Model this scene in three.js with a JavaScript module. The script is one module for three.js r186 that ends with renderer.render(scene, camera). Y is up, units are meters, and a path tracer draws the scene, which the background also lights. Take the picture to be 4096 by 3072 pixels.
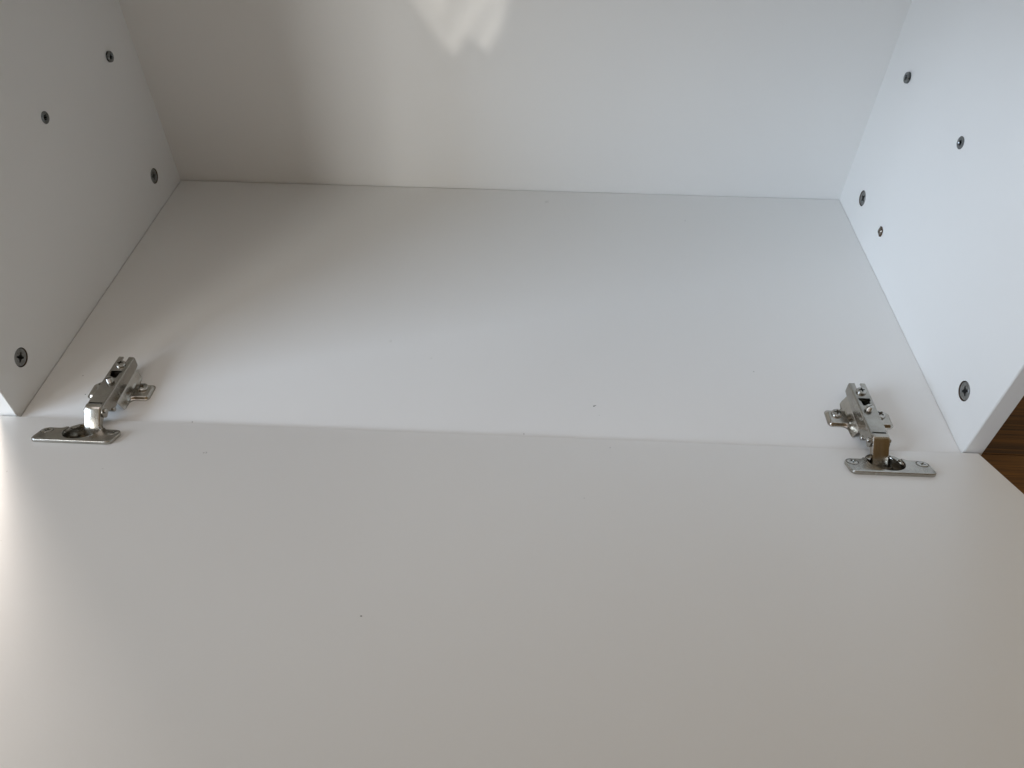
import * as THREE from 'three';
import { mergeGeometries, toCreasedNormals } from 'three/addons/utils/BufferGeometryUtils.js';
import { RoundedBoxGeometry } from 'three/addons/geometries/RoundedBoxGeometry.js';
import { RectAreaLightUniformsLib } from 'three/addons/lights/RectAreaLightUniformsLib.js';
import { Brush, Evaluator, SUBTRACTION, ADDITION } from 'three-bvh-csg';

// ------------------------------------------------------------------ camera, light, exposure
const scene = new THREE.Scene();
const MM = 0.001;                                       // shapes below are drawn in millimetres
const camera = new THREE.PerspectiveCamera(54.436, 4 / 3, 0.01, 20);
camera.rotation.order = 'YXZ';
camera.position.set(0.03567, 0.42043, 0.35567);
camera.rotation.set(-0.79703, 0.03951, 0.00836);

const renderer = new THREE.WebGLRenderer({ antialias: true });
renderer.toneMapping = THREE.LinearToneMapping;
renderer.toneMappingExposure = 1.0;
renderer.shadowMap.enabled = true;
RectAreaLightUniformsLib.init();

scene.background = new THREE.Color().setRGB(0.27, 0.222, 0.15);   // the dim room all around

// sources out of view, each a glowing thing of the same size further down: [x, y, z, width, height, r, g, b, radiance, aim]
const SOURCES = {
  side: { at: [-2.2, 1.05, 1.38], w: 1.5, h: 1.5, rgb: [0.81, 0.98, 1.20], power: 9.0, aim: [1, 0, 0] },       // unseen window, blue daylight, left of the cabinet and a little in front
  front: { at: [-2.2, 1.05, 3.5], w: 1.9, h: 1.5, rgb: [0.97, 0.995, 1.0], power: 10.2, aim: [1, 0, 0] },      // unseen window, paler daylight, farther in front on the left
  rear: { at: [-2.2, 0.36, -2.08], w: 0.72, h: 0.64, rgb: [1.10, 0.98, 0.88], power: 23.0, aim: [1, 0, 0] },    // unseen warm source behind on the left, lights the flap's left edge
  overhead_fill: { at: [-0.6, 2.35, 0.85], w: 2.2, h: 1.7, rgb: [1.05, 0.975, 0.965], power: 0.32, aim: [0, -1, 0] },  // added overhead fill for the flap door and shelf front
};
for (const [name, s] of Object.entries(SOURCES)) {
  const l = new THREE.RectAreaLight(new THREE.Color().setRGB(...s.rgb), s.power, s.w, s.h);
  l.name = name + '_light';
  const a = new THREE.Vector3(...s.aim);
  l.position.set(...s.at).addScaledVector(a, 0.03);
  l.lookAt(l.position.clone().add(a).add(new THREE.Vector3(0, 0, s.aim[1] ? 1e-4 : 0)));
  scene.add(l);
}

// ------------------------------------------------------------------ helpers
let seed = 7;
const rnd = () => { seed = (seed * 1664525 + 1013904223) % 4294967296; return seed / 4294967296; };
const used = new Map();
function numbered(name) {
  const n = used.get(name) ?? 0; used.set(name, n + 1);
  return n ? `${name}_${String(n).padStart(3, '0')}` : name;
}
function clean(g) {
  g = g.index ? g.toNonIndexed() : g.clone();
  for (const k of Object.keys(g.attributes)) if (!['position', 'normal', 'uv'].includes(k)) g.deleteAttribute(k);
  g.clearGroups();
  if (!g.attributes.uv) g.setAttribute('uv', new THREE.BufferAttribute(new Float32Array(g.attributes.position.count * 2), 2));
  return g;
}
// uv in metres, laid on by the axis that each face looks along (geometry still in millimetres)
function boxUV(g, ox = 0, oy = 0) {
  const p = g.attributes.position, n = g.attributes.normal, uv = new Float32Array(p.count * 2);
  for (let i = 0; i < p.count; i++) {
    const ax = Math.abs(n.getX(i)), ay = Math.abs(n.getY(i)), az = Math.abs(n.getZ(i));
    let u, v;
    if (ay >= ax && ay >= az) { u = p.getX(i); v = p.getZ(i); } else if (ax >= az) { u = p.getZ(i); v = p.getY(i); } else { u = p.getX(i); v = p.getY(i); }
    uv[i * 2] = u * MM + ox; uv[i * 2 + 1] = v * MM + oy;
  }
  g.setAttribute('uv', new THREE.BufferAttribute(uv, 2));
  return g;
}
function geo(list, o = {}) {                             // millimetre pieces -> one geometry in metres
  let g = mergeGeometries([].concat(list).map(clean));
  if (o.crease) g = toCreasedNormals(g, o.crease);
  if (!o.keepUV) boxUV(g, o.ox ?? rnd(), o.oy ?? rnd());
  g.scale(MM, MM, MM);
  return g;
}
function part(parent, name, list, mat, o = {}) {
  const m = new THREE.Mesh(list.isBufferGeometry && o.ready ? list : geo(list, o), mat);
  m.name = numbered(name); m.castShadow = m.receiveShadow = true;
  if (o.label) m.userData.label = o.label;
  parent.add(m);
  return m;
}
function box(x0, x1, y0, y1, z0, z1, r = 0) {
  const g = r ? new RoundedBoxGeometry(x1 - x0, y1 - y0, z1 - z0, 2, r) : new THREE.BoxGeometry(x1 - x0, y1 - y0, z1 - z0);
  return g.translate((x0 + x1) / 2, (y0 + y1) / 2, (z0 + z1) / 2);
}
const evaluator = new Evaluator();
evaluator.attributes = ['position', 'normal', 'uv'];
evaluator.useGroups = false;
function brush(g) { const b = new Brush(clean(g)); b.updateMatrixWorld(); return b; }
function cut(g, ...holes) { let a = brush(g); for (const h of holes) a = evaluator.evaluate(a, brush(h), SUBTRACTION); return clean(a.geometry); }
function join(...gs) { let a = brush(gs[0]); for (const h of gs.slice(1)) a = evaluator.evaluate(a, brush(h), ADDITION); return clean(a.geometry); }
function lathe(points, n = 40) { return new THREE.LatheGeometry(points.map(([r, y]) => new THREE.Vector2(Math.max(r, 0.0001), y)), n); }

// ------------------------------------------------------------------ textures
function hash(x, y, s) { let h = (x * 374761393 + y * 668265263 + s * 1442695041) | 0; h = Math.imul(h ^ (h >>> 13), 1274126177); return ((h ^ (h >>> 16)) >>> 0) / 4294967296; }
function noise(x, y, period, s) {                        // value noise that repeats after `period` cells
  const ix = Math.floor(x), iy = Math.floor(y), fx = x - ix, fy = y - iy, m = (a) => ((a % period) + period) % period;
  const u = fx * fx * (3 - 2 * fx), v = fy * fy * (3 - 2 * fy);
  const a = hash(m(ix), m(iy), s), b = hash(m(ix + 1), m(iy), s), c = hash(m(ix), m(iy + 1), s), d = hash(m(ix + 1), m(iy + 1), s);
  return a + (b - a) * u + (c - a) * v + (a - b - c + d) * u * v;
}
function texture(size, fill, srgb = false) {
  const data = new Uint8Array(size * size * 4);
  for (let y = 0; y < size; y++) for (let x = 0; x < size; x++) {
    const c = fill(x / size, y / size, x, y), o = (y * size + x) * 4;
    for (let k = 0; k < 3; k++) data[o + k] = Math.max(0, Math.min(255, Math.round((c.length ? c[k] : c) * 255)));
    data[o + 3] = 255;
  }
  const t = new THREE.DataTexture(data, size, size, THREE.RGBAFormat);
  t.wrapS = t.wrapT = THREE.RepeatWrapping; t.magFilter = THREE.LinearFilter; t.minFilter = THREE.LinearFilter;
  if (srgb) t.colorSpace = THREE.SRGBColorSpace;
  t.needsUpdate = true;
  return t;
}
const scaled = (t, metres, my = metres) => { const c = t.clone(); c.repeat.set(1 / metres, 1 / my); c.needsUpdate = true; return c; };

// orange-peel skin of melamine board: soft dimples about 0.8 mm wide
const peel = texture(512, (u, v) => 0.5 * noise(u * 64, v * 64, 64, 1) + 0.32 * noise(u * 128, v * 128, 128, 2) + 0.18 * noise(u * 22, v * 22, 22, 3));
const peelRough = texture(512, (u, v) => 0.86 + 0.1 * noise(u * 9, v * 9, 9, 11) + 0.08 * noise(u * 60, v * 60, 60, 12));
// handling marks on nickel plating
const smear = texture(512, (u, v) => {
  const a = noise(u * 5, v * 5, 5, 21) * 0.5 + noise(u * 13, v * 13, 13, 22) * 0.3 + noise(u * 70, v * 70, 70, 23) * 0.2;
  return 0.55 + 0.75 * (a - 0.3);
});
const plating = texture(512, (u, v) => {
  const a = noise(u * 6, v * 6, 6, 31) * 0.55 + noise(u * 24, v * 24, 24, 32) * 0.25 + noise(u * 120, v * 120, 120, 33) * 0.2;
  const k = 0.80 + 0.2 * a;
  return [k, k * 0.995, k * 0.985];
}, true);

function canvasMap(w, h, draw) {
  const c = document.createElement('canvas'); c.width = w; c.height = h;
  const g = c.getContext('2d'); draw(g, w, h);
  const t = new THREE.CanvasTexture(c); t.colorSpace = THREE.SRGBColorSpace; t.magFilter = THREE.LinearFilter;
  t.wrapS = t.wrapT = THREE.ClampToEdgeWrapping;
  return t;
}

// ------------------------------------------------------------------ materials
const WHITE = [0.86, 0.845, 0.815];
function laminate(o = {}) {
  return new THREE.MeshPhysicalMaterial({
    color: new THREE.Color().setRGB(...WHITE), roughness: 0.42, roughnessMap: scaled(peelRough, 0.12), metalness: 0, ior: 1.5,
    bumpMap: scaled(peel, 0.05), bumpScale: 0.000018, ...o,
  });
}
const board = laminate();
const edging = laminate({ color: new THREE.Color().setRGB(0.84, 0.83, 0.80) });
const core = new THREE.MeshStandardMaterial({ color: new THREE.Color().setRGB(0.10, 0.06, 0.032), roughness: 0.95 });
const nickel = new THREE.MeshPhysicalMaterial({ color: new THREE.Color().setRGB(0.53, 0.51, 0.47), metalness: 1, roughness: 0.31, roughnessMap: scaled(smear, 0.045), map: scaled(plating, 0.05) });
const polished = new THREE.MeshPhysicalMaterial({ color: new THREE.Color().setRGB(0.62, 0.59, 0.54), metalness: 1, roughness: 0.28, roughnessMap: scaled(smear, 0.03), map: scaled(plating, 0.03) });
const steel = new THREE.MeshPhysicalMaterial({ color: new THREE.Color().setRGB(0.5, 0.485, 0.45), metalness: 1, roughness: 0.3, roughnessMap: scaled(smear, 0.02) });
const zinc = new THREE.MeshPhysicalMaterial({ color: new THREE.Color().setRGB(0.34, 0.345, 0.34), metalness: 0.85, roughness: 0.55, roughnessMap: scaled(smear, 0.012), map: scaled(plating, 0.012) });
const darkSteel = new THREE.MeshPhysicalMaterial({ color: new THREE.Color().setRGB(0.13, 0.125, 0.12), metalness: 0.9, roughness: 0.45 });

// ------------------------------------------------------------------ the floor under the cabinet
const wood = texture(1024, (u, v) => {
  const w = 0.02 * (noise(u * 3, v * 5, 3 * 5, 41) - 0.5);
  const fine = noise(u * 14, (v + w) * 260, 1e9, 42), mid = noise(u * 5, (v + w) * 120, 1e9, 43), broad = noise(u * 2, (v + w) * 14, 1e9, 44), pore = noise(u * 30, (v + w * 0.5) * 420, 1e9, 45);
  let k = 0.30 + 0.42 * fine * 0.6 + 0.34 * (mid - 0.45) + 0.3 * (broad - 0.5);
  if (pore > 0.72) k -= (pore - 0.72) * 0.9;
  k = Math.max(0.05, Math.min(1, k));
  return [0.20 + 0.46 * k, 0.115 + 0.34 * k, 0.035 + 0.14 * k];
}, true);
const woodGrain = texture(1024, (u, v) => { const w = 0.02 * (noise(u * 3, v * 5, 15, 41) - 0.5); return 0.6 * noise(u * 14, (v + w) * 260, 1e9, 42) + 0.4 * noise(u * 30, (v + w * 0.5) * 420, 1e9, 45); });
wood.wrapS = wood.wrapT = woodGrain.wrapS = woodGrain.wrapT = THREE.MirroredRepeatWrapping;
const floorY = -18;
{
  const floor = new THREE.Group();
  floor.name = 'floor'; floor.userData = { kind: 'structure', label: 'dark brown wood grain floor boards under the white cabinet' };
  floor.position.set(0, floorY * MM, 0);
  scene.add(floor);
  const woodMat = [0, 1, 2].map((k) => new THREE.MeshPhysicalMaterial({
    color: new THREE.Color().setRGB(0.84 + 0.08 * k, 0.84 + 0.075 * k, 0.84 + 0.06 * k), map: scaled(wood, 0.5, 0.17), roughness: 0.5, bumpMap: scaled(woodGrain, 0.5, 0.17), bumpScale: 0.00006, ior: 1.45,
  }));
  const W = 192;
  for (let r = -9; r < 14; r++) {
    const z0 = -17 + r * W, shift = ((r * 517) % 1200 + 1200) % 1200;
    for (let x0 = -3600 + shift; x0 < 3200; x0 += 1250) {
      part(floor, 'plank', box(x0 + 0.15, x0 + 1249.85, -8, 0, z0 + 0.15, z0 + W - 0.15, 0.5), woodMat[Math.floor(rnd() * 3)], { ox: rnd() * 3, oy: rnd() * 3 });
    }
  }
  part(floor, 'underlay', box(-3700, 3600, -12, -8.6, -1800, 2800), core);
}

// ------------------------------------------------------------------ the cabinet
const cabinet = new THREE.Group();
cabinet.name = 'cabinet';
cabinet.userData = { label: 'open white laminate cabinet with two nickel hinges and its flap door folded down', category: 'cabinet' };
scene.add(cabinet);

const X = 348, DEPTH = 341.2, HEIGHT = 362, T = 13.5;

// specks and hairs of dust that lie on the shelf board: [x, y in mm, length, kind]
function speckMap(w, h, spots) {                         // w, h in mm
  const k = 2048 / w;
  return canvasMap(2048, Math.round(h * k), (g, W, H) => {
    g.fillStyle = '#ffffff'; g.fillRect(0, 0, W, H);
    for (const [x, y, r, tone] of spots) {
      g.fillStyle = g.strokeStyle = `rgb(${tone},${tone - 6},${tone - 14})`;
      g.beginPath(); g.ellipse(x * k, y * k, Math.max(0.7, r * k), Math.max(0.6, r * k * 0.7), x, 0, 7); g.fill();
    }
    for (const [x, y, r, tone, hair] of spots) if (hair) {
      g.strokeStyle = `rgb(${tone},${tone},${tone - 8})`; g.lineWidth = 0.8;
      g.beginPath(); g.arc((x + r) * k, y * k, hair * k, 0.4 + x, 2.4 + x); g.stroke();
    }
  });
}
function planeUV(g, u, v) {                              // uv over the whole panel, from two axes in mm: [axis, from, to]
  const p = g.attributes.position, uv = new Float32Array(p.count * 2), get = { x: 'getX', y: 'getY', z: 'getZ' };
  for (let i = 0; i < p.count; i++) {
    uv[i * 2] = (p[get[u[0]]](i) - u[1]) / (u[2] - u[1]);
    uv[i * 2 + 1] = (p[get[v[0]]](i) - v[1]) / (v[2] - v[1]);
  }
  g.setAttribute('uv', new THREE.BufferAttribute(uv, 2));
  return g;
}
function specked(w, h, spots, roughness = 0.42) {                          // laminate with 0..1 uv over the panel
  const m = laminate({ roughness });
  m.map = speckMap(w, h, spots);
  m.roughnessMap = peelRough.clone(); m.roughnessMap.repeat.set(w / 120, h / 120);
  m.bumpMap = peel.clone(); m.bumpMap.repeat.set(w / 50, h / 50);
  return m;
}
const scatter = (n, w, h) => Array.from({ length: n }, () => [rnd() * w, rnd() * h, 0.1 + rnd() * rnd() * 0.2, 165 + rnd() * 50, rnd() < 0.12 ? 1.2 + rnd() * 1.2 : 0]);

// ---- bottom shelf board
{
  const w = 695.2, d = DEPTH - 1;
  const spots = [
    [430.6, 340 - 33.5, 0.55, 40, 0.9], [432, 340 - 34.3, 0.3, 30], [27, 340 - 46, 0.35, 50], [38, 340 - 26, 0.45, 70], [66, 340 - 30, 0.3, 80], [60, 340 - 41, 0.3, 90], [300, 340 - 80, 0.3, 70], [560, 340 - 78, 0.35, 60],
    [392, 22, 0.4, 130, 3], [530, 48, 0.4, 120], [378, 340 - 3, 0.4, 120], [130, 340 - 2.2, 0.5, 130], ...scatter(5, w, d),
  ];
  const mat = specked(w, d, spots);
  const g = box(-X + 0.55, -X + 0.55 + w, -T, 0, -DEPTH + 0.8, -0.55, 0.3);
  const shelf = part(cabinet, 'bottom_panel', planeUV(clean(g), ['x', -X + 0.55, -X + 0.55 + w], ['z', -0.55, -DEPTH + 0.8]), mat, { keepUV: true });
  part(shelf, 'edge_band', box(-X + 0.3, X - 0.2, -T + 0.1, -0.08, -0.5, 0, 0.2), edging);
}

// ---- hardware in the side panels (drawn looking along +y, then turned to look out of the wall)
function crossHole(arm, width, depth, turn = Math.PI / 4) {      // a cross recess below y = 0
  const a = box(-arm, arm, -depth, 1, -width / 2, width / 2), b = box(-width / 2, width / 2, -depth, 1, -arm, arm);
  const c = new THREE.CylinderGeometry(arm * 0.62, arm * 0.3, depth + 1, 20).translate(0, (1 - depth) / 2, 0);
  return join(join(a, b), c).rotateY(turn);
}
function camLock() {                                     // round zinc cam with a cross slot, flush in its drilled hole
  const disc = lathe([[0, -9], [6.95, -9], [6.95, -0.35], [6.6, 0], [5.1, 0.02], [4.9, -0.12], [4.3, -0.15], [4.1, 0.05], [0, 0.05]], 48);
  return cut(disc, crossHole(3.9, 1.75, 8, 0.72));
}
function sleeve(high) {                                  // flanged bolt head with a hexalobular socket
  const head = high > 1 ? lathe([[0, -9], [3.4, -9], [3.4, -0.3], [4.5, 0], [4.75, 0.35], [4.2, 0.6], [4.75, 0.9], [4.2, 1.2], [4.7, 1.5], [4.45, high - 0.2], [4.1, high], [0, high]], 40)
    : lathe([[0, -9], [3.4, -9], [3.4, high > 1 ? -0.2 : -0.4], [4.65, high > 1 ? 0.05 : -0.3], [4.75, high * 0.45], [4.35, high * 0.9], [4.1, high], [0, high]], 40);
  const star = new THREE.Shape();
  for (let i = 0; i <= 72; i++) { const a = (i / 72) * Math.PI * 2, r = 2.05 + 0.28 * Math.cos(6 * a); star[i ? 'lineTo' : 'moveTo'](Math.cos(a) * r, Math.sin(a) * r); }
  const socket = new THREE.ExtrudeGeometry(star, { depth: 6, bevelEnabled: false }).rotateX(Math.PI / 2).translate(0, high + 0.5, 0);
  const cone = new THREE.CylinderGeometry(2.75, 1.9, 0.8, 32).translate(0, high - 0.2, 0);
  return cut(head, socket, cone);
}
const camGeo = geo(toCreasedNormals(camLock(), 0.5)), tallSleeve = geo(toCreasedNormals(sleeve(2.4), 0.5)), flatSleeve = geo(toCreasedNormals(sleeve(0.7), 0.5));
const holeRing = geo(lathe([[7.45, -0.3], [7.5, -9], [6.9, -9], [6.9, -1.4]], 48));
const boltTip = geo(lathe([[3.6, -5], [3.6, -0.4], [3.4, 0.6], [2.7, 1.5], [1.6, 2.1], [0.0, 2.3]], 32));
const burr = geo(Array.from({ length: 26 }, (_, i) => {
  const a = (i / 26) * Math.PI * 2, r = 3.7 + rnd() * 0.7;
  return new THREE.DodecahedronGeometry(0.5 + rnd() * 0.45, 0).scale(1, 0.6, 1).rotateY(rnd() * 6).translate(Math.cos(a) * r, 0.05 + (Math.sin(a) > 0.3 ? rnd() * 0.7 : 0), Math.sin(a) * r);
}));

// ---- side panels
function sidePanel(side, fittings, label) {              // side -1: left, +1: right
  const outline = new THREE.Shape();                     // drawn in (z, y)
  outline.moveTo(-DEPTH - 4, floorY); outline.lineTo(-0.55, floorY); outline.lineTo(-0.55, HEIGHT); outline.lineTo(-DEPTH - 4, HEIGHT); outline.closePath();
  for (const [kind, y, z] of fittings) {
    const h = new THREE.Path();
    h.absarc(z, y, { cam: 7.5, tall: 3.5, flat: 3.5, tip: 3.9 }[kind], 0, Math.PI * 2, true);
    outline.holes.push(h);
  }
  let g = new THREE.ExtrudeGeometry(outline, { depth: T - 0.5, bevelEnabled: true, bevelThickness: 0.2, bevelSize: 0.2, bevelOffset: -0.2, bevelSegments: 2, curveSegments: 40 });
  g.rotateY(-Math.PI / 2);                               // z of the drawing -> x, thickness along -x
  g.translate(-0.2, 0, 0);
  if (side > 0) { g.scale(-1, 1, 1); const p = clean(g); for (const a of Object.values(p.attributes)) { const s = a.itemSize, v = a.array; for (let i = 0; i < a.count; i += 3) for (let c = 0; c < s; c++) { const t = v[(i + 1) * s + c]; v[(i + 1) * s + c] = v[(i + 2) * s + c]; v[(i + 2) * s + c] = t; } } g = p; }
  g = clean(g);
  g.computeBoundingBox();
  g.translate(side < 0 ? -X - g.boundingBox.max.x : X - g.boundingBox.min.x, 0, 0);
  const panel = part(cabinet, 'side_panel', g, side < 0 ? sideMats[0] : sideMats[1], { label, ox: side, oy: 0.3 });
  const a = side * (X + 0.4), b = side * (X + T);
  part(panel, 'edge_band', box(Math.min(a, b), Math.max(a, b), floorY, HEIGHT, -0.5, 0, 0.22), edging);
  part(panel, 'outer_face', box(Math.min(side * (X + T - 0.45), b), Math.max(side * (X + T - 0.45), b), floorY, HEIGHT, -DEPTH - 4, -0.6), edging);
  for (const [kind, y, z, turn = 0] of fittings) {
    const m = new THREE.Mesh({ cam: camGeo, tall: tallSleeve, flat: flatSleeve, tip: boltTip }[kind], { cam: zinc, tall: bolt, flat: bolt, tip: tipSteel }[kind]);
    m.name = numbered({ cam: 'cam_lock', tall: 'bolt_head', flat: 'bolt_head', tip: 'bolt_tip' }[kind]);
    const deep = { cam: -0.75, tall: 0.1, flat: 0.05, tip: 0 }[kind];
    m.position.set((side * (X - side * 0) - side * deep) * MM, y * MM, z * MM);
    m.rotation.set(0, 0, side < 0 ? -Math.PI / 2 : Math.PI / 2);
    m.rotateY(turn);
    m.castShadow = m.receiveShadow = true;
    panel.add(m);
    if (kind === 'cam' || kind === 'tip') {
      const r = new THREE.Mesh(kind === 'cam' ? holeRing : burr, core);
      r.name = numbered('hole_rim'); r.position.set(side * X * MM, y * MM, z * MM); r.rotation.z = side < 0 ? -Math.PI / 2 : Math.PI / 2;
      r.castShadow = r.receiveShadow = true; panel.add(r);
    }
  }
  return panel;
}
const sideMats = [board, board];
const tipSteel = new THREE.MeshPhysicalMaterial({ color: new THREE.Color().setRGB(0.24, 0.21, 0.18), metalness: 1, roughness: 0.22 });
const bolt = new THREE.MeshPhysicalMaterial({ color: new THREE.Color().setRGB(0.22, 0.23, 0.23), metalness: 0.9, roughness: 0.42, roughnessMap: scaled(smear, 0.01) });
sidePanel(-1, [['tall', 149.6, -293.3, 0.2], ['flat', 149.8, -177.5, 0.4], ['cam', 31.4, -295.2, 0.6], ['cam', 31.8, -32.8, 0]], 'shaded left side board with two cam locks and two bolt heads');
sidePanel(1, [['tall', 148.2, -294.2, 0.1], ['flat', 149.9, -176.8, 0.3], ['cam', 30.9, -293.2, 0.5], ['tip', 32.3, -235.1], ['cam', 31.9, -33.3, 0.12]], 'bright right side board with an extra pointed bolt tip low on its back half');

// ---- back and top
{
  const g = box(-X - 6, X + 6, -T, HEIGHT - 2, -3, 0, 0.3);
  const back = part(cabinet, 'back_panel', g, laminate({ roughness: 0.40, ior: 1.5 }));
  back.position.z = -DEPTH * MM; back.rotation.y = -0.0009;
  const top = part(cabinet, 'top_panel', box(-X, X, HEIGHT - T, HEIGHT - 0.2, -DEPTH + 0.6, -0.55, 0.3), board);
  part(top, 'edge_band', box(-X, X, HEIGHT - T, HEIGHT - 0.2, -0.5, 0, 0.2), edging);
}

// ---- the flap door, folded down towards the viewer; its free end rests higher than its hinges
const TILT = THREE.MathUtils.degToRad(22.5), FLAP = new THREE.Vector3(0, 3.5, 1.2);
const flapMatrix = new THREE.Matrix4().makeTranslation(0, FLAP.y, FLAP.z).multiply(new THREE.Matrix4().makeRotationX(-TILT));   // x, up off the door, out along the door (mm)
const DX0 = -362, DX1 = 357.8, DLEN = 358;
function bore(g) {                                        // the two cup holes in the door
  const holes = [-284.4, 282.0].map((x) => new THREE.CylinderGeometry(14.3, 14.3, 24, 48).translate(x, 0, 22.9));
  return cut(g, ...holes);
}
{
  const w = DX1 - DX0;
  const spots = [[318.1, 199.3, 0.5, 95], [174.2, 43.8, 0.5, 130, 1.4], [118.3, 70, 0.3, 120], [432.7, 82.3, 0.3, 150], [454.5, 13.2, 0.35, 110], [59.9, 78.3, 0.3, 110], ...scatter(3, w, DLEN)];
  const mat = specked(w, DLEN, spots, 0.34);
  let g = bore(box(DX0, DX1, -15.4, 0, 0.55, DLEN, 0.35));
  g = planeUV(clean(g), ['x', DX0, DX1], ['z', DLEN, 0]).applyMatrix4(flapMatrix);
  const flap = part(cabinet, 'flap_door', g, mat, { keepUV: true, label: 'white flap door lying open in front of the cabinet' });
  part(flap, 'edge_band', box(DX0, DX1, -15.4, -0.06, 0, 0.5, 0.2).applyMatrix4(flapMatrix), edging);
}

// ------------------------------------------------------------------ hinges
function panHead(r, h, arm, width) {                     // domed screw head with a cross slot, standing on y = 0
  const head = lathe([[0, -1], [r * 0.96, -1], [r, 0.15], [r, h * 0.35], [r * 0.9, h * 0.72], [r * 0.66, h * 0.95], [r * 0.3, h * 1.04], [0, h * 1.06]], 36);
  return toCreasedNormals(cut(head, crossHole(arm, width, h * 1.1, 0).translate(0, h, 0)), 0.6);
}
function flatHead(r) {                                    // countersunk head, a little proud, with a cross slot
  const head = lathe([[0, -2], [r * 0.6, -2], [r, -0.1], [r, 0.3], [r * 0.9, 0.62], [0, 0.8]], 36);
  return toCreasedNormals(cut(head, crossHole(r * 0.62, r * 0.24, 1.6, 0).translate(0, 0.7, 0)), 0.6);
}
const PITCH = 0.058;                                      // the arm climbs a little towards the front
function armGeometry() {                                  // drawn with its top at y = 0 and its back end at z = 0
  const L = 51.5, s = new THREE.Shape(), hw = 6.5, hb = 7.4, h = 11, r = 1.5, t = 1.15;
  s.moveTo(-hb, -h); s.lineTo(-hw, -r); s.quadraticCurveTo(-hw, 0, -hw + r, 0); s.lineTo(hw - r, 0); s.quadraticCurveTo(hw, 0, hw, -r); s.lineTo(hb, -h);
  s.lineTo(hb - t, -h); s.lineTo(hw - t, -r - 0.2); s.quadraticCurveTo(hw - t, -t, hw - t - 0.6, -t); s.lineTo(-hw + t + 0.6, -t); s.quadraticCurveTo(-hw + t, -t, -hw + t, -r - 0.2); s.lineTo(-hb + t, -h); s.closePath();
  let g = new THREE.ExtrudeGeometry(s, { depth: L + 9, bevelEnabled: false, curveSegments: 6 });
  const notch = new THREE.Shape(); notch.moveTo(-2.1, -3); notch.lineTo(-2.1, 6.2); notch.absarc(0, 8.2, 2.9, Math.PI * 0.76, Math.PI * 0.24, false); notch.lineTo(2.1, -3); notch.closePath();
  const flat = (sh) => new THREE.ExtrudeGeometry(sh, { depth: 6, bevelEnabled: false, curveSegments: 10 }).rotateX(Math.PI / 2).translate(0, 2.5, 0);
  const window = new THREE.Shape(); window.moveTo(-4.2, 16.6); window.lineTo(4.2, 16.6); window.lineTo(4.2, 19.2); window.lineTo(3.2, 19.9); window.lineTo(2.7, 24.5); window.lineTo(-2.7, 24.5); window.lineTo(-3.2, 19.9); window.lineTo(-4.2, 19.2); window.closePath();
  const sideCut = new THREE.Shape();                      // in (z, y): what is cut away below the sides
  sideCut.moveTo(-3, -5); sideCut.lineTo(-0.1, -5.6); sideCut.lineTo(1.5, -7.6); sideCut.lineTo(8, -8.6); sideCut.lineTo(38, -9.6); sideCut.lineTo(42, -10.2); sideCut.lineTo(43, -14); sideCut.lineTo(-3, -14); sideCut.closePath();
  const backCut = new THREE.Shape(); backCut.moveTo(-2, 2); backCut.lineTo(0.01, 2); backCut.lineTo(0.01, -1.2); backCut.lineTo(1.2, -9); backCut.lineTo(-2, -9); backCut.closePath();
  const across = (sh) => new THREE.ExtrudeGeometry(sh, { depth: 30, bevelEnabled: false, curveSegments: 10 }).rotateY(-Math.PI / 2).translate(15, 0, 0);
  const frontTop = box(-4.9, 4.9, -4, 3, L, L + 14);
  const frontRound = new THREE.Shape();                   // the rounded noses that carry the front pin
  frontRound.moveTo(L - 0.5, 3); frontRound.lineTo(L + 2, 0); frontRound.quadraticCurveTo(L + 7.5, -0.6, L + 8.2, -5.4); frontRound.quadraticCurveTo(L + 8.2, -8.8, L + 5.0, -9.2);
  frontRound.lineTo(L + 1.4, -7.6); frontRound.quadraticCurveTo(L - 0.6, -7.3, L - 1.4, -8.6); frontRound.quadraticCurveTo(L - 3.2, -12.5, L - 7, -12); frontRound.lineTo(L - 7, -15); frontRound.lineTo(L + 15, -15); frontRound.lineTo(L + 15, 3); frontRound.closePath();
  g = cut(g, flat(notch).rotateY(0), flat(window), across(sideCut), across(backCut), frontTop, across(frontRound));
  return toCreasedNormals(g, 0.55);
}
function placed(g, x, y, z, rx = 0, ry = 0) { return g.clone().applyMatrix4(new THREE.Matrix4().makeTranslation(x, y, z).multiply(new THREE.Matrix4().makeRotationFromEuler(new THREE.Euler(rx, ry, 0)))); }
const onArm = (g, z, lift = 0) => placed(g.clone().translate(0, lift, z), 0, 16.4, -53, -PITCH);
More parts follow.
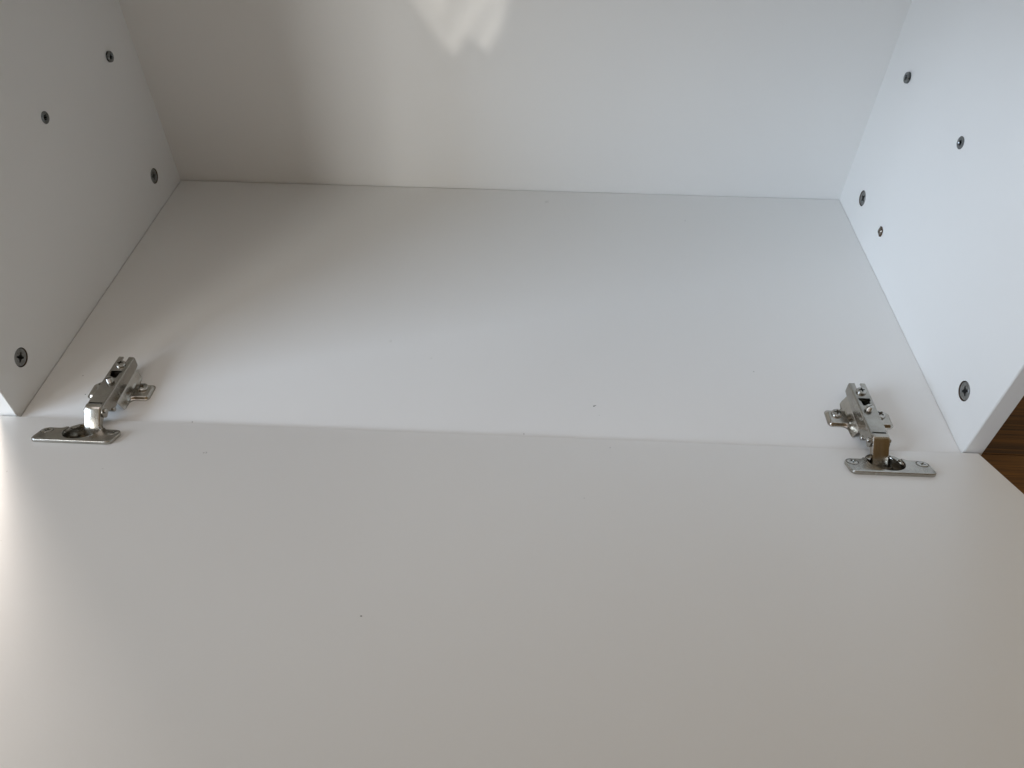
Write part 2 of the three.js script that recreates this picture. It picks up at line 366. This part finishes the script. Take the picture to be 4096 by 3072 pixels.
function plateGeometry() {                                // pressed mounting plate: two wings and a raised channel
  const nu = 96, nv = 72, x0 = -26, x1 = 26, z0 = -49, z1 = -10;
  const sm = (a, b, t) => { t = Math.min(1, Math.max(0, (t - a) / (b - a))); return t * t * (3 - 2 * t); };
  // outline: signed distance of a wing (rounded box) and of the channel, joined with a soft neck
  const rb = (x, z, cx, cz, hx, hz, r) => { const qx = Math.abs(x - cx) - hx + r, qz = Math.abs(z - cz) - hz + r; return Math.min(Math.max(qx, qz), 0) + Math.hypot(Math.max(qx, 0), Math.max(qz, 0)) - r; };
  const smin = (a, b, k) => { const h = Math.max(k - Math.abs(a - b), 0) / k; return Math.min(a, b) - h * h * k * 0.25; };
  const inside = (x, z) => smin(rb(x, z, 0, -30.4, 24.4, 8.2, 3.4), rb(x, z, 0, -29.6, 9.9, 17.5, 1.2), 6);
  const height = (x, z) => {
    const ax = Math.abs(x), d = -inside(x, z);
    const wing = 0.35 + 1.9 * sm(0.4, 2.6, d);                       // embossed: rim turns down to the board
    const ridge = 2.2 + 7.2 * (1 - sm(5.8, 9.4, ax));
    const lip = 0.35 + 0.9 * sm(0.1, 0.8, d);
    const body = Math.max(ax < 9.9 ? ridge : 0, 0);
    const k = sm(9.9, 8.6, ax);
    return Math.max(wing * (1 - k) + Math.max(wing, body) * k, lip * 0.4);
  };
  // rows of the sheet follow the outline: project every grid column on to it
  const pos = [], idx = [];
  const edge = (x) => { const out = []; let prev = inside(x, z0 - 4); for (let z = z0 - 4; z <= z1 + 4; z += 0.25) { const d = inside(x, z); if ((d < 0) !== (prev < 0)) out.push(z - 0.25 * (d / (d - prev))); prev = d; } return out.length >= 2 ? [out[0], out[out.length - 1]] : null; };
  const cols = [];
  for (let i = 0; i <= nu; i++) {
    const a = i / nu, x = -24.35 + 48.7 * (0.5 - 0.5 * Math.cos(Math.PI * a) * (1 - 0.25 * Math.sin(Math.PI * a) ** 2));
    const e = edge(Math.max(-24.35, Math.min(24.35, x))); if (e) cols.push([Math.max(-24.35, Math.min(24.35, x)), e]);
  }
  const layer = (off) => { const at = pos.length / 3; for (const [x, [a, b]] of cols) for (let j = 0; j <= nv; j++) { const z = a + (b - a) * (j / nv); pos.push(x, Math.max(0.02, height(x, z) - off), z); } return at; };
  const up = layer(0), dn = layer(1.1), n = nv + 1;
  for (let i = 0; i < cols.length - 1; i++) {
    for (let j = 0; j < nv; j++) { const a = up + i * n + j, b = a + n; idx.push(a, a + 1, b, b, a + 1, b + 1); const c = dn + i * n + j, d = c + n; idx.push(c, d, c + 1, d, d + 1, c + 1); }
    for (const j of [0, nv]) { const a = up + i * n + j, b = a + n, c = dn + i * n + j, d = c + n; j ? idx.push(a, c, b, b, c, d) : idx.push(a, b, c, b, d, c); }
  }
  for (const i of [0, cols.length - 1]) for (let j = 0; j < nv; j++) { const a = up + i * n + j, c = dn + i * n + j; i ? idx.push(a, a + 1, c, a + 1, c + 1, c) : idx.push(a, c, a + 1, a + 1, c, c + 1); }
  const g = new THREE.BufferGeometry();
  g.setAttribute('position', new THREE.Float32BufferAttribute(pos, 3)); g.setIndex(idx); g.computeVertexNormals();
  return toCreasedNormals(g.toNonIndexed(), 0.8);
}
function linkGeometry() {                                 // bent strap: short flat top, then a long 45 degree web with side walls, entering the cup
  const path = [[1.0, 20.6], [3.2, 20.5], [4.4, 20.1], [5.4, 19.2], [17.6, 6.6], [19.0, 4.4], [19.4, 1.5]];   // (z, y)
  const s = new THREE.Shape(); const t = 1.4;
  const off = path.map(([z, y], i) => { const a = path[Math.max(0, i - 1)], b = path[Math.min(path.length - 1, i + 1)], dz = b[0] - a[0], dy = b[1] - a[1], l = Math.hypot(dz, dy); return [z + (dy / l) * t, y - (dz / l) * t]; });
  path.forEach(([z, y], i) => s[i ? 'lineTo' : 'moveTo'](z, y)); off.reverse().forEach(([z, y]) => s.lineTo(z, y)); s.closePath();
  const web = new THREE.ExtrudeGeometry(s, { depth: 9.9, bevelEnabled: true, bevelThickness: 0.8, bevelSize: 0.55, bevelOffset: -0.55, bevelSegments: 3 }).rotateY(-Math.PI / 2).translate(4.95, 0, 0);
  const wall = new THREE.Shape();
  wall.moveTo(2.2, 19.4); wall.lineTo(4.8, 18.9); wall.lineTo(17.2, 6.2); wall.lineTo(18.4, 2.5); wall.lineTo(12.5, 2.5); wall.lineTo(12.0, 7.0); wall.lineTo(6.5, 10.6); wall.lineTo(0.5, 13.0); wall.quadraticCurveTo(-1.2, 16, 2.2, 19.4);
  const walls = [-5.72, 4.62].map((x) => new THREE.ExtrudeGeometry(wall, { depth: 0.9, bevelEnabled: true, bevelThickness: 0.1, bevelSize: 0.1, bevelSegments: 1, bevelOffset: -0.1 }).rotateY(-Math.PI / 2).translate(x + 1, 0, 0));
  return [toCreasedNormals(web, 0.5), ...walls];
}
function flangeGeometry() {                               // in door axes: x across, y up off the door, z out along the door
  const s = new THREE.Shape(), hx = 28.6, a = 19.9, b = 38.4, r = 4.6, R = 12.3, cz = 22.9;
  s.moveTo(-hx + r * 0.9, b); s.lineTo(hx - r * 0.9, b); s.quadraticCurveTo(hx, b, hx, b - r); s.lineTo(hx, a + r * 1.1); s.quadraticCurveTo(hx - 0.3, a, hx - r * 1.4, a); s.lineTo(17.5, a);
  s.quadraticCurveTo(15.2, a, 14.2, a - 2.2); s.lineTo(R, a - 2.2);
  s.lineTo(R, cz); s.absarc(0, cz, R, 0, Math.PI, false); s.lineTo(-R, a - 2.2); s.lineTo(-14.2, a - 2.2); s.quadraticCurveTo(-15.2, a, -17.5, a);
  s.lineTo(-hx + r * 1.4, a); s.quadraticCurveTo(-hx + 0.3, a, -hx, a + r * 1.1); s.lineTo(-hx, b - r); s.quadraticCurveTo(-hx, b, -hx + r * 0.9, b);
  const g = new THREE.ExtrudeGeometry(s, { depth: 1.5, bevelEnabled: true, bevelThickness: 0.65, bevelSize: 0.65, bevelOffset: -0.65, bevelSegments: 4, curveSegments: 28 });
  g.rotateX(Math.PI / 2).translate(0, 2.15, 0);            // drawing (x, y) -> (x, z), thickness downwards
  return toCreasedNormals(cut(g, ...[-1, 1].map((k) => new THREE.CylinderGeometry(4.25, 4.25, 2, 36).translate(k * 23.8, 3.0, 25))), 0.6);
}
function cupRim() {                                       // its back half shows as a raised rim
  return toCreasedNormals(lathe([[11.75, 0.4], [11.9, 0.9], [12.3, 1.7], [12.9, 2.0], [13.5, 1.8], [13.9, 1.0], [14.15, 0.1], [14.2, -0.4], [14.2, -1]], 72), 0.9).translate(0, 0, 22.9);
}
function cupCover() {                                     // the pressed lip that closes the back of the cup on both sides of the link
  const s = new THREE.Shape(), R = 12.6, a = Math.asin(5.2 / R);
  s.moveTo(-R * Math.cos(a), -5.2); s.absarc(0, 0, R, Math.PI + a, Math.PI * 2 - a, false); s.lineTo(9.6, -3.4); s.lineTo(6.9, -7); s.lineTo(6.9, -9.5); s.lineTo(-6.9, -9.5); s.lineTo(-6.9, -7); s.lineTo(-9.6, -3.4); s.closePath();
  return toCreasedNormals(new THREE.ExtrudeGeometry(s, { depth: 0.5, bevelEnabled: true, bevelThickness: 0.25, bevelSize: 0.25, bevelOffset: -0.2, bevelSegments: 2, curveSegments: 24 }).rotateX(Math.PI / 2).rotateX(0.06).translate(0, 1.7, 22.9), 0.6);
}
function cupWell() {
  return toCreasedNormals(lathe([[0.01, -11.2], [9.5, -11.2], [10.8, -10], [11.3, -7], [11.75, 0.4]], 60), 0.9).translate(0, 0, 22.9);
}
const onFlap = (g) => g.clone().applyMatrix4(flapMatrix);
const headA = panHead(3.75, 2.3, 2.2, 1.05), headB = panHead(4.1, 2.6, 2.4, 1.15), headC = flatHead(3.7);
function stud() {                                         // the slotted, threaded adjusting stud
  const pts = [[0, -6], [2.3, -6]];
  for (let y = -1; y < 3.2; y += 0.5) { pts.push([2.35, y], [2.65, y + 0.25]); }
  pts.push([2.45, 3.4], [2.0, 3.8], [0, 3.85]);
  return toCreasedNormals(cut(lathe(pts, 30), box(-3, 3, 2.6, 5, -0.4, 0.4).rotateY(0.5)), 0.5);
}
const pinGeo = (x, y, z) => lathe([[0, 0.75], [1.3, 0.7], [1.75, 0.3], [1.8, 0], [1.8, -15.6], [1.75, -15.9], [1.3, -16.3], [0, -16.35]], 24).translate(0, 7.8, 0).rotateZ(Math.PI / 2).translate(x, y, z);

function makeHinge(shift) {                                // shift: how far the cup sits sideways from the arm
  const hinge = new THREE.Group();
  hinge.name = numbered('hinge');
  cabinet.add(hinge);
  part(hinge, 'mounting_plate', plateGeometry(), polished);
  part(hinge, 'slide_rail', [box(-4.9, 4.9, 8.6, 12.2, -47, -13, 0.8)], nickel);
  part(hinge, 'hinge_arm', onArm(armGeometry(), 0), nickel);
  part(hinge, 'arm_screw', onArm(headA, 9.6), steel);
  part(hinge, 'adjusting_stud', onArm(stud(), 28.4, -0.3), steel);
  for (const s of [-1, 1]) part(hinge, 'plate_screw', placed(headB, s * 16, 2.0, -33.6, 0, 0.5 * s + 0.3), steel);
  part(hinge, 'hinge_link', linkGeometry(), polished);
  part(hinge, 'hinge_pin', pinGeo(0, 15.2, 2.7), steel);
  part(hinge, 'hinge_pin', pinGeo(0, 8.4, -5.2), steel);
  part(hinge, 'hinge_cup', [onFlap(cupRim().translate(shift, 0, 0)), onFlap(cupCover().translate(shift * 0.5, 0, 0))], nickel);
  part(hinge, 'cup_well', [onFlap(cupWell().translate(shift, 0, 0)), onFlap(box(-8, 8, -11, -6, 13.8, 17).translate(shift * 0.5, 0, 0))], nickel);
  part(hinge, 'link_knuckle', onFlap(box(-5.2, 5.2, -10, -6.5, 13, 20, 1.4).translate(shift * 0.5, 0, 0)), nickel);
  part(hinge, 'cup_flange', onFlap(flangeGeometry().translate(shift, 0, 0)), nickel);
  for (const s of [-1, 1]) part(hinge, 'flange_screw', onFlap(placed(headC, shift + s * 23.8, 2.5, 25.0, 0, 0.5 + s * 0.4)), steel);
  return hinge;
}
for (const [x, shift, label] of [[-0.2822, -2.2, 'nickel hinge near the left side board'], [0.2822, -0.2, 'nickel hinge near the right side board']]) {
  const hinge = makeHinge(shift);
  hinge.position.x = x; hinge.userData.label = label;
}

// ------------------------------------------------------------------ out of view: windows and added helpers that shape the light
const glowing = (src, level) => new THREE.MeshStandardMaterial({ color: 0x111111, emissive: new THREE.Color().setRGB(...src.rgb), emissiveIntensity: level, roughness: 0.3 });
function makeUnseenWindow(src, label) {  // windows out of view, placed to light the cabinet and flap
  const win = new THREE.Group();
  win.name = numbered('window'); win.position.set(...src.at);
  win.userData = { label, category: 'window' };
  scene.add(win);
  const w = src.w * 500, h = src.h * 500;
  part(win, 'pane', box(-6, 0, -h, h, -w, w), glowing(src, 1.2));
  for (const z of [-w - 30, w + 30]) part(win, 'frame', box(-30, 20, -h - 60, h + 60, z - 30, z + 30, 4), edging);
  for (const y of [-h - 30, h + 30]) part(win, 'frame', box(-30, 20, y - 30, y + 30, -w, w, 4), edging);
}
makeUnseenWindow(SOURCES.side, 'unseen blue-lit window with white frame, lights the right side board from the left');
makeUnseenWindow(SOURCES.front, 'unseen wide pale window with white frame, lights the back panel from the front left');
makeUnseenWindow(SOURCES.rear, 'unseen small warm window with white frame, lights the left edge of the flap door');
{
  const s = SOURCES.overhead_fill, lightGroup = new THREE.Group();  // added panel that carries the overhead fill
  lightGroup.name = 'added_fill_panel'; lightGroup.position.set(...s.at);
  lightGroup.userData = { label: 'added soft overhead fill panel that lights the flap door', category: 'ceiling light' };
  scene.add(lightGroup);
  const w = s.w * 500, h = s.h * 500;
  part(lightGroup, 'diffuser', box(-w, w, 0, 8, -h, h), glowing(s, 0.8));
  part(lightGroup, 'frame', [box(-w - 25, w + 25, -6, 30, -h - 25, -h), box(-w - 25, w + 25, -6, 30, h, h + 25), box(-w - 25, -w, -6, 30, -h, h), box(w, w + 25, -6, 30, -h, h), box(-w, w, 9, 30, -h, h)], edging);
}
// added masked spots, standing in for sunlight reflected onto the cabinet's back panel
{
  const lightGroup = new THREE.Group();
  lightGroup.name = 'added_patch_spots'; lightGroup.position.set(-0.62, floorY * MM, 0.78);
  lightGroup.userData = { label: 'added pair of masked spots out of view that throw the bright patch on the back panel', category: 'spot light' };
  scene.add(lightGroup);
  part(lightGroup, 'base', lathe([[0, 0], [110, 0], [110, 8], [100, 14], [0, 16]], 48), steel);
  part(lightGroup, 'spot_pole', new THREE.CylinderGeometry(7, 7, 640, 20).translate(0, 330, 0), steel);
  const patchSpots = [
    { at: [0, 608, -20], cd: 0.72, slots: [[[-104, 235], [-86, 190], [-72, 168], [-60, 150], [-52, 140], [-44, 144], [-40, 156], [-33, 153], [-29, 162], [-26, 148], [-15, 144], [-9, 157], [-3, 163], [1, 185], [12, 235]]] },
    { at: [0, 668, -20], cd: 0.5, slots: [
      [[-20, 235], [-4, 235], [-6, 212], [-15, 196], [-13, 184], [-27, 172], [-30, 160], [-41, 152], [-46, 141], [-52, 144], [-50, 156], [-43, 163], [-44, 172], [-32, 184], [-30, 198], [-23, 206]],
      [[-27, 151], [-20, 144], [-12, 149], [-11, 157], [-5, 162], [-3, 178], [3, 194], [9, 235], [2, 235], [-3, 204], [-10, 188], [-11, 172], [-19, 168], [-20, 158]],
      [[-66, 190], [-58, 172], [-54, 176], [-57, 192], [-66, 214], [-72, 212]]] },
  ];
  for (const h of patchSpots) {
    const L = new THREE.Vector3(...h.at), aim = new THREE.Vector3(580, 195 - floorY, -DEPTH - 780);                                  // group axes, mm
    const f = aim.clone().sub(L).normalize(), r = new THREE.Vector3().crossVectors(f, new THREE.Vector3(0, 1, 0)).normalize(), u = new THREE.Vector3().crossVectors(r, f);
    const D = 120, plate = new THREE.Shape(); plate.absarc(0, 0, 24, 0, Math.PI * 2);
    for (const slot of h.slots) {
      const hole = new THREE.Path();
      slot.forEach(([x, y], i) => { const d = new THREE.Vector3(x + 620, y - floorY, -DEPTH - 780).sub(L), k = D / d.dot(f); hole[i ? 'lineTo' : 'moveTo'](d.dot(r) * k, d.dot(u) * k); });
      hole.closePath(); plate.holes.push(hole);
    }
    const m = new THREE.Matrix4().makeBasis(r, u, f.clone().negate()).setPosition(L);
    const tube = lathe([[3, 8], [12, 6], [24, -10], [24, -D - 0.6], [25.2, -D - 0.6], [25.2, -10], [13, 7.2], [3, 9.2]], 40).rotateX(Math.PI / 2).applyMatrix4(m);
    part(lightGroup, 'spot_housing', [tube, new THREE.ExtrudeGeometry(plate, { depth: 0.3, bevelEnabled: false, curveSegments: 40 }).translate(0, 0, -D - 0.3).applyMatrix4(m)], darkSteel);
    const glow = new THREE.MeshStandardMaterial({ color: 0x222222, emissive: new THREE.Color().setRGB(1, 0.95, 0.86), emissiveIntensity: 2 });
    part(lightGroup, 'spot_glow', new THREE.SphereGeometry(1.5, 16, 12).translate(L.x, L.y, L.z), glow);
    const spot = new THREE.SpotLight(new THREE.Color().setRGB(1, 0.96, 0.88), h.cd, 4, 0.12, 0.1, 2);
    spot.name = 'patch_light'; spot.position.copy(L).multiplyScalar(MM).add(lightGroup.position);
    spot.target.position.copy(aim).multiplyScalar(MM).add(lightGroup.position);
    spot.castShadow = true; spot.shadow.radius = 0.03; spot.shadow.camera.near = 0.01;
    scene.add(spot, spot.target);
  }
}
{
  const shade_blocker = new THREE.Group();  // added blocker, stands in for the shade of the person behind the camera
  shade_blocker.name = 'shade_blocker'; shade_blocker.position.set(0, floorY * MM, 0.42);
  shade_blocker.userData = { label: 'added tan blocker out of view that shades the flap door', category: 'shade_blocker' };
  scene.add(shade_blocker);
  const tan = new THREE.MeshStandardMaterial({ color: new THREE.Color().setRGB(0.42, 0.315, 0.17), roughness: 0.6 });
  part(shade_blocker, 'blocker_top', box(-480, 1500, 735, 762, 0, 700, 4), tan);
  part(shade_blocker, 'blocker_front', box(-440, 1460, 30, 734, 90, 112, 2), tan);
  for (const x of [-440, 1438]) part(shade_blocker, 'side_panel', box(x, x + 22, 0, 734, 113, 660, 2), tan);
}

renderer.render(scene, camera);
